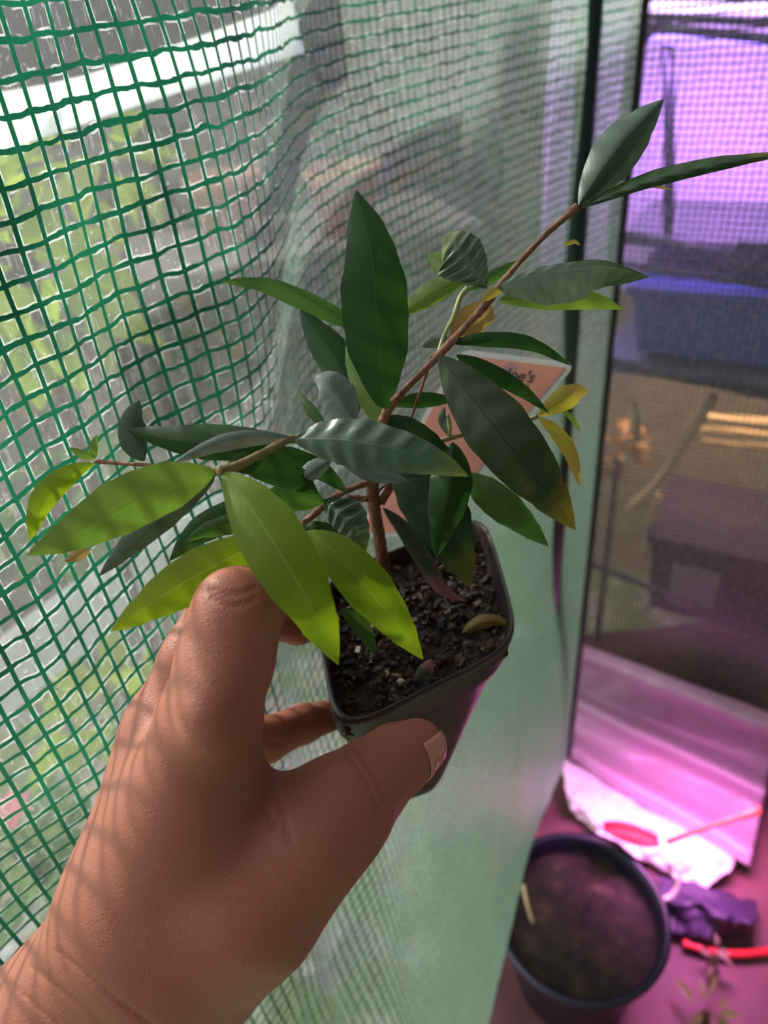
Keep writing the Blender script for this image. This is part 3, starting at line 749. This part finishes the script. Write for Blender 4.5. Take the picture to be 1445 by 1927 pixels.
leaf([(1050,765,.262),(1075,785,.262),(1093,813,.264)],6,5,'light')
leaf([(1012,785,.258),(1045,810,.257),(1075,855,.256),(1092,917,.258)],16,14,'yellow',peak=.45)
leaf([(968,745,.25),(985,735,.25),(995,722,.252)],12,12,'brown')
leaf([(836,765,.262),(833,790,.262),(843,820,.266)],9,8,'grey')
leaf([(722,785,.245),(770,810,.246),(820,845,.25),(875,890,.255)],38,26,'deep',peak=.4)
# centre and below
leaf([(875,890,.262),(920,930,.258),(975,975,.256),(1032,1028,.256)],34,34,'mid',peak=.42)
leaf([(738,870,.262),(790,930,.258),(840,1010,.256),(884,1106,.258)],52,70,'deep',peak=.42,cup=.3)
leaf([(720,955,.276),(760,1000,.274),(805,1070,.272),(830,1110,.27),(878,1132,.272)],16,22,'plum',peak=.45,tilt=.4,lab='dull green leaf turning pink at its curled tip')
leaf([(852,832,.252),(848,900,.248),(835,970,.248),(820,1050,.252)],40,44,'dark',peak=.4,cup=.5)
leaf([(824,668,.232),(850,700,.229),(886,748,.226),(949,827,.222),(1020,915,.222),(1083,997,.226)],62,66,'olive',peak=.48,cup=.22,rip=.02,nrip=7)
leaf([(640,868,.252),(690,885,.25),(770,905,.25)],20,14,'grey',peak=.5)
leaf([(652,936,.262),(672,990,.26),(650,1040,.258)],8,8,'grey')
leaf([(570,990,.25),(600,1000,.248),(650,1030,.248),(690,1060,.25)],34,26,'dark')
leaf([(610,942,.236),(640,968,.233),(668,1000,.233),(689,1040,.236)],28,44,'stripe',peak=.40,rip=.16,nrip=6,cup=.6,lab='small curled leaf with shiny ribs')
leaf([(640,1145,.256),(668,1165,.256),(690,1195,.257),(707,1236,.26)],18,16,'mid')
leaf([(552,826,.208),(640,828,.2),(740,845,.197),(820,868,.198),(882,896,.203)],52,46,'stripe',peak=.42,rip=.07,cup=.3,nrip=8)
leaf([(505,840,.225),(560,865,.228),(610,890,.232),(655,928,.238)],22,22,'dark')
leaf([(625,862,.222),(590,885,.222),(545,918,.224)],20,18,'grey',cup=.6)
leaf([(420,880,.215),(480,870,.216),(540,890,.22),(600,930,.225)],36,34,'dark',peak=.5)
leaf([(610,944,.24),(560,935,.238),(500,945,.236),(450,965,.236)],28,30,'mid',peak=.4)
leaf([(500,950,.228),(440,965,.226),(370,1000,.226),(318,1056,.23)],28,34,'dark',peak=.4)
leaf([(480,975,.222),(430,985,.222),(380,1000,.222),(350,1020,.224)],18,22,'mid',peak=.4)
leaf([(540,835,.214),(450,838,.216),(340,830,.22),(236,808,.226)],40,32,'dark',peak=.42)
leaf([(547,823,.210),(470,825,.208),(400,840,.208),(325,872,.212)],18,18,'grey',tilt=.6,cup=.8)
leaf([(271,868,.228),(252,835,.226),(248,790,.226),(262,752,.228)],30,27,'glossy',cup=.35)
leaf([(180,862,.230),(155,855,.229),(129,842,.229)],9,9,'light')
leaf([(180,862,.230),(176,842,.23),(182,818,.232)],8,9,'light')
leaf([(178,872,.230),(135,895,.226),(85,945,.222),(56,1017,.222)],32,18,'lime',peak=.5)
leaf([(405,895,.205),(340,940,.205),(260,1010,.208),(185,1085,.214)],30,30,'glossy',peak=.42)
leaf([(170,1035,.215),(145,1045,.215),(120,1057,.217)],12,12,'brown')
leaf([(405,886,.19),(270,938,.184),(150,1000,.182),(50,1046,.184)],60,50,'light',peak=.42,cup=.15,rip=.015)
leaf([(500,1010,.198),(430,1050,.194),(330,1105,.192),(208,1188,.194)],48,52,'lime',peak=.42,cup=.2)
leaf([(575,1000,.215),(620,1030,.212),(680,1095,.21),(730,1155,.212),(796,1241,.218)],46,50,'lime',peak=.45,cup=.22)
leaf([(420,888,.19),(470,950,.183),(530,1045,.178),(585,1140,.178),(637,1251,.182)],66,66,'lime',peak=.46,cup=.15)
# dry bits on the soil
o=leaf([(868,1192,.288),(905,1172,.286),(940,1170,.287),(965,1184,.288)],12,16,'brown',name='dry_leaf',cup=.8);o.parent=None
tag(o,'dry curled tan leaf lying on the soil near the right pot corner','dry leaf')
o=leaf([(782,1280,.262),(800,1262,.26),(812,1240,.264)],16,14,'plum',name='dry_leaf',rnd=True);o.parent=None
tag(o,'torn greyish pink leaf scrap on the soil against the front pot rim','dry leaf')

# ---------------- plant tag ----------------
TG=[P(868,656,.318),P(1086,684,.300),P(800,1010,.333),P(668,1010,.345)]
tg=empty('plant_tag','salmon pink laminated plant tag with handwriting stuck in the pot behind the leaves','plant tag')
def tagp(u,v,off=0):
    q=TG[0]*(1-u)*(1-v)+TG[1]*u*(1-v)+TG[2]*u*v+TG[3]*(1-u)*v
    return q+TNrm*off
TNrm=np.cross(TG[1]-TG[0],TG[3]-TG[0]);TNrm/=np.linalg.norm(TNrm)
if TNrm@(C0-TG[0])<0:TNrm=-TNrm
def card(name,iu,iv,o0,o1,m,par,rad=.10):
    vs=[];fs=[];o2=[]
    for (cu,cv,a0) in((1-iu-rad,iv+rad*.5,-90),(1-iu-rad,1-iv-rad*.5,0),(iu+rad,1-iv-rad*.5,90),(iu+rad,iv+rad*.5,180)):
        for k in range(7):
            a=math.radians(a0+90*k/6);o2.append((cu+rad*math.cos(a),cv+rad*.5*math.sin(a)))
    n=len(o2)
    for off in(o0,o1): vs+=[tagp(u,v,off) for u,v in o2]
    fs.append(tuple(range(n)));fs.append(tuple(range(n,2*n))[::-1])
    for k in range(n): fs.append((k,(k+1)%n,n+(k+1)%n,n+k))
    return meshobj(name,vs,fs,m,par,smooth=False)
m,t=mat('clear_laminate');t.out(t.ms(.5,t.n('ShaderNodeBsdfTransparent').outputs[0],t.n('ShaderNodeBsdfPrincipled',{'Base Color':(.75,.75,.72,1),'Roughness':.2}).outputs[0]))
card('laminate',0,0,-.0006,-.0001,m,tg)
M_card=leafmat('salmon_card',(.80,.34,.25),(.82,.38,.28),.3)
card('card',.055,.028,0,.0006,M_card,tg,.02)
m_ink=simple('black_ink',(.03,.03,.025),.6);m_smud=simple('violet_smudge',(.40,.20,.22),.7)
def hand_text(s,u0_,v0,size,m,par):
    cu=bpy.data.curves.new('writing','FONT');cu.body=s;cu.size=1;cu.shear=.35;cu.offset=.012
    to=bpy.data.objects.new('tmp_text',cu);COL.objects.link(to)
    dg=bpy.context.evaluated_depsgraph_get();me=bpy.data.meshes.new_from_object(to.evaluated_get(dg))
    bpy.data.objects.remove(to)
    wx=np.linalg.norm(TG[1]-TG[0]);vy=np.linalg.norm(TG[3]-TG[0])
    U_=(TG[1]-TG[0])/wx
    V_=np.cross(TNrm,U_);V_/=np.linalg.norm(V_)
    if V_@(TG[3]-TG[0])>0:V_=-V_
    o0=tagp(u0_,v0,.0009)
    vs=[o0+U_*v.co.x*size+V_*(v.co.y*size) for v in me.vertices]
    o=meshobj('writing',vs,[tuple(p.vertices) for p in me.polygons],m,par,smooth=False)
    return o
wx=np.linalg.norm(TG[1]-TG[0])
hand_text("Uncle Joe's",.15,.112,wx*.135,m_ink,tg)
vs=[];fs=[]
cc=tagp(.52,.065,.0007)
U_=(TG[1]-TG[0])/wx;V_=np.cross(TNrm,U_)
for k in range(24):
    a=2*math.pi*k/24;r=wx*.055*(1+.25*noise.noise(Vector((math.cos(a)*2,math.sin(a)*2,0))));vs.append(cc+r*math.cos(a)*U_+r*math.sin(a)*V_)
meshobj('smudge',vs,[tuple(range(24))],m_smud,tg,smooth=False)
# ---------------- hand ----------------
def skinmat():
    m,t=mat('skin');oc=t.n('ShaderNodeTexCoord').outputs['Object']
    n1=t.noise(30,4,oc).outputs[0];n2=t.noise(650,4,oc,.6).outputs[0]
    st=t.n('ShaderNodeMapping',{'Vector':oc,'Rotation':(0,0,.6),'Scale':(180,900,500)}).outputs[0]
    n3=t.noise(1.0,3,st).outputs[0]
    vor=t.n('ShaderNodeTexVoronoi',{'Scale':900,'Vector':oc},feature='DISTANCE_TO_EDGE').outputs[0]
    c=t.mix(n1,(.32,.108,.068),(.41,.145,.09))
    c=t.mix(t.n('ShaderNodeMapRange',{0:n2,1:.5,2:.8,3:0.,4:.35}).outputs[0],c,(.34,.10,.06))
    h=t.math('ADD',t.math('ADD',t.math('MULTIPLY',n3,.5),t.math('MULTIPLY',n2,.3)),t.math('MULTIPLY',vor,.9))
    cr_=t.n('ShaderNodeAttribute',attribute_name='crease').outputs['Fac']
    h=t.math('SUBTRACT',h,t.math('MULTIPLY',cr_,1.5))
    nb=t.n('ShaderNodeBump',{'Strength':.36,'Distance':.0006,'Height':h}).outputs[0]
    c=t.mix(t.math('MULTIPLY',cr_,.45),c,(.30,.09,.05))
    t.out(t.n('ShaderNodeBsdfPrincipled',{'Base Color':c,'Roughness':.5,'Normal':nb,'Subsurface Weight':.35,'Subsurface Radius':(1.,.3,.15),'Subsurface Scale':.006,'Specular IOR Level':.35}).outputs[0]);return m
M_skin=skinmat()
HB=[] # cones: a,b,ra,rb,k
def seg(a,b,k=.006):
    HB.append((P(*a[:3]),P(*b[:3]),px(a[3],a[2]),px(b[3],b[2]),k))
def chain(l,k=.005):
    for a,b in zip(l,l[1:]): seg(a,b,k)
# forearm and palm
seg((-90,2120,.236,188),(165,1940,.226,178),.012)
seg((165,1940,.228,178),(310,1690,.214,168),.012)
seg((310,1690,.214,168),(370,1510,.207,130),.012)
seg((310,1690,.225,150),(335,1460,.225,120),.012)
# metacarpal heads
seg((360,1520,.203,122),(392,1362,.196,94),.012)
seg((320,1560,.222,110),(325,1370,.222,84),.010)
# index
chain([(392,1362,.196,92),(425,1240,.191,84),(446,1150,.193,76),(468,1138,.202,66)],.006)
chain([(468,1138,.202,66),(520,1105,.238,50),(575,1120,.275,38)],.004)
# middle
chain([(325,1370,.222,82),(375,1245,.222,68),(415,1150,.228,58)],.006)
chain([(415,1150,.228,58),(480,1160,.262,44),(560,1175,.290,36),(588,1172,.300,32)],.004)
# ring
chain([(330,1430,.236,76),(420,1400,.250,52),(500,1392,.266,42)],.006)
chain([(500,1392,.266,42),(570,1362,.286,36),(625,1345,.305,30)],.003)
# little finger below
chain([(330,1500,.246,70),(430,1550,.268,44),(520,1585,.288,36)],.006)
chain([(520,1585,.288,36),(590,1570,.305,32),(650,1540,.318,28)],.003)
# thumb
chain([(350,1790,.212,168),(470,1690,.206,132),(575,1588,.208,98),(640,1522,.217,86),(695,1470,.230,74)],.010)
chain([(695,1470,.230,74),(745,1430,.240,64),(785,1404,.247,52)],.004)
# web of skin
seg((420,1560,.212,100),(520,1580,.211,62),.014)
# tendon/knuckle relief
seg((395,1345,.178,40),(398,1375,.178,40),.014)
allp=np.array([q for a,b,_,_,_ in HB for q in(a,b)]);rm=max(max(r1,r2) for _,_,r1,r2,_ in HB)
lo=allp.min(0)-.034;hi=allp.max(0)+.034
H=.0013
lo=np.maximum(lo,allp.min(0)-rm-.003)
dims=((hi-lo)/H).astype(int)+1
gx,gy,gz=[lo[i]+H*np.arange(dims[i]) for i in range(3)]
def field(X,Y,Z):
    D=None
    for a,b,ra,rb,k in HB:
        ba=b-a;l2=ba@ba
        h=((X-a[0])*ba[0]+(Y-a[1])*ba[1]+(Z-a[2])*ba[2])/l2;h=np.clip(h,0,1)
        d=np.sqrt((X-a[0]-h*ba[0])**2+(Y-a[1]-h*ba[1])**2+(Z-a[2]-h*ba[2])**2)-(ra+(rb-ra)*h)
        if D is None:D=d
        else:
            hh=np.clip(k-np.abs(D-d),0,None)/k;D=np.minimum(D,d)-hh*hh*k*.25
    return D
Xg,Yg,Zg=[q.astype(np.float32) for q in np.meshgrid(gx,gy,gz,indexing='ij')]
Df=field(Xg,Yg,Zg)
def surface_nets(D,lo,H):
    s=D<0;nx,ny,nz=D.shape
    cnt=np.zeros((nx-1,ny-1,nz-1),np.float32);acc=np.zeros((nx-1,ny-1,nz-1,3),np.float32)
    cs=[(i,j,k) for i in(0,1) for j in(0,1) for k in(0,1)]
    def sub(A,c): return A[c[0]:nx-1+c[0],c[1]:ny-1+c[1],c[2]:nz-1+c[2]]
    for c in cs:
        for ax in range(3):
            if c[ax]==0:
                e_=list(c);e_[ax]=1
                d0=sub(D,c);d1=sub(D,e_);cross=(d0<0)!=(d1<0)
                t=np.where(cross,d0/(d0-d1+1e-20),0)
                cnt+=cross
                for a in range(3):
                    acc[...,a]+=np.where(cross,c[a]+(t if a==ax else 0),0)
    act=cnt>0;idx=-np.ones(act.shape,np.int64);idx[act]=np.arange(act.sum())
    ii=np.argwhere(act);V=lo+H*(ii+acc[act]/cnt[act][:,None])
    Fs=[]
    for ax in range(3):
        a1,a2=(ax+1)%3,(ax+2)%3
        sl0=[slice(1,None)]*3;sl0=[slice(1,n-1) for n in D.shape];sl0[ax]=slice(0,D.shape[ax]-1)
        sl1=list(sl0);sl1[ax]=slice(1,D.shape[ax])
        d0=D[tuple(sl0)];d1=D[tuple(sl1)];cr0=(d0<0)&(d1>=0);cr1=(d0>=0)&(d1<0)
        for m_,flip in((cr0,False),(cr1,True)):
            p=np.argwhere(m_)
            if len(p)==0:continue
            off=np.array([1,1,1]);off[ax]=0;p=p+off
            def g(da,db):
                q=p.copy();q[:,a1]+=da;q[:,a2]+=db;return idx[q[:,0],q[:,1],q[:,2]]
            quad=np.stack([g(-1,-1),g(0,-1),g(0,0),g(-1,0)],1)
            if flip: quad=quad[:,::-1]
            Fs.append(quad)
    Fs=np.concatenate(Fs);Fs=Fs[(Fs>=0).all(1)]
    return V,Fs
V,Fq=surface_nets(Df,lo,H)
# smoothing
Nv=len(V)
for it in range(6):
    acc=np.zeros_like(V);ct=np.zeros(Nv)
    for a,b in((0,1),(1,2),(2,3),(3,0)):
        np.add.at(acc,Fq[:,a],V[Fq[:,b]]);np.add.at(ct,Fq[:,a],1)
        np.add.at(acc,Fq[:,b],V[Fq[:,a]]);np.add.at(ct,Fq[:,b],1)
    V=V*.45+.55*acc/np.maximum(ct,1)[:,None]
# creases drawn as curves on the skin
CR=[[(505,1395,.190),(535,1400,.2),(560,1398,.21)],[(400,1125,.175),(440,1140,.175),(480,1128,.18)],[(395,1110,.175),(435,1120,.175),(480,1108,.18)],
    [(520,1500,.19),(535,1540,.19),(545,1580,.19)],[(500,1520,.19),(520,1555,.19)],
    [(655,1420,.21),(690,1470,.21),(712,1530,.215)],[(672,1412,.21),(705,1462,.212),(727,1515,.218)],
    [(60,1820,.19),(160,1900,.18),(260,1990,.18)],[(110,1790,.19),(220,1880,.18),(330,1960,.18)],[(20,1850,.19),(110,1930,.19)]]
dV=V-C0;zv=dV@fw;xv=CX+F*(dV@Rt)/zv;yv=CY-F*(dV@Up)/zv
cre=np.zeros(Nv)
for c_ in CR:
    q=cr([np.array(a[:2]) for a in c_],8)
    dd=np.full(Nv,1e9)
    for a,b in zip(q,q[1:]):
        ba=b-a;h=np.clip(((xv-a[0])*ba[0]+(yv-a[1])*ba[1])/(ba@ba),0,1);dd=np.minimum(dd,np.hypot(xv-a[0]-h*ba[0],yv-a[1]-h*ba[1]))
    cre=np.maximum(cre,np.exp(-(dd/5.5)**2))
cre*= zv<.262
nrm=(C0-V);nrm/=np.linalg.norm(nrm,axis=1)[:,None]
V=V-nrm*(cre*.0005)[:,None]
hand=meshobj('hand',V,Fq,M_skin,attr={'crease':cre})
tag(hand,'bare left hand and wrist gripping the small black pot between thumb and fingers','hand')
Vw=V
# thumb nail
M_nail=simple('nail',(.60,.25,.17),.3,0,0)
aA=P(752,1425,.2415);aB=P(800,1392,.2485);axd=(aB-aA)/np.linalg.norm(aB-aA)
nd=.62*Rt-.22*Up-.62*fw;nd=nd-axd*(nd@axd);nd/=np.linalg.norm(nd);bd=np.cross(axd,nd)
vs=[];fs=[];NA,NB=14,12
for i in range(NA+1):
    for j in range(NB+1):
        s_=i/NA;a_=math.radians(-46+92*j/NB)
        # rounded corners at the free edge and the cuticle
        st=.0125*(s_-.35)*(1-.10*abs(a_)**2)
        c_=P(782,1405,.2465)+axd*st;dr=nd*math.cos(a_)+bd*math.sin(a_)
        q=c_+dr*.03
        for _ in range(12): q=q-dr*float(field(q[0],q[1],q[2]))*.8
        vs.append(q+dr*(.00045*math.cos(a_*1.6)*min(1,s_*6)-.0001))
for i in range(NA):
    for j in range(NB): k=i*(NB+1)+j;fs.append((k,k+1,k+NB+2,k+NB+1))
o=meshobj('thumbnail',vs,fs,M_nail,hand);o['label']='pale pink thumbnail'
md=o.modifiers.new('s','SOLIDIFY');md.thickness=.0004;md.offset=1
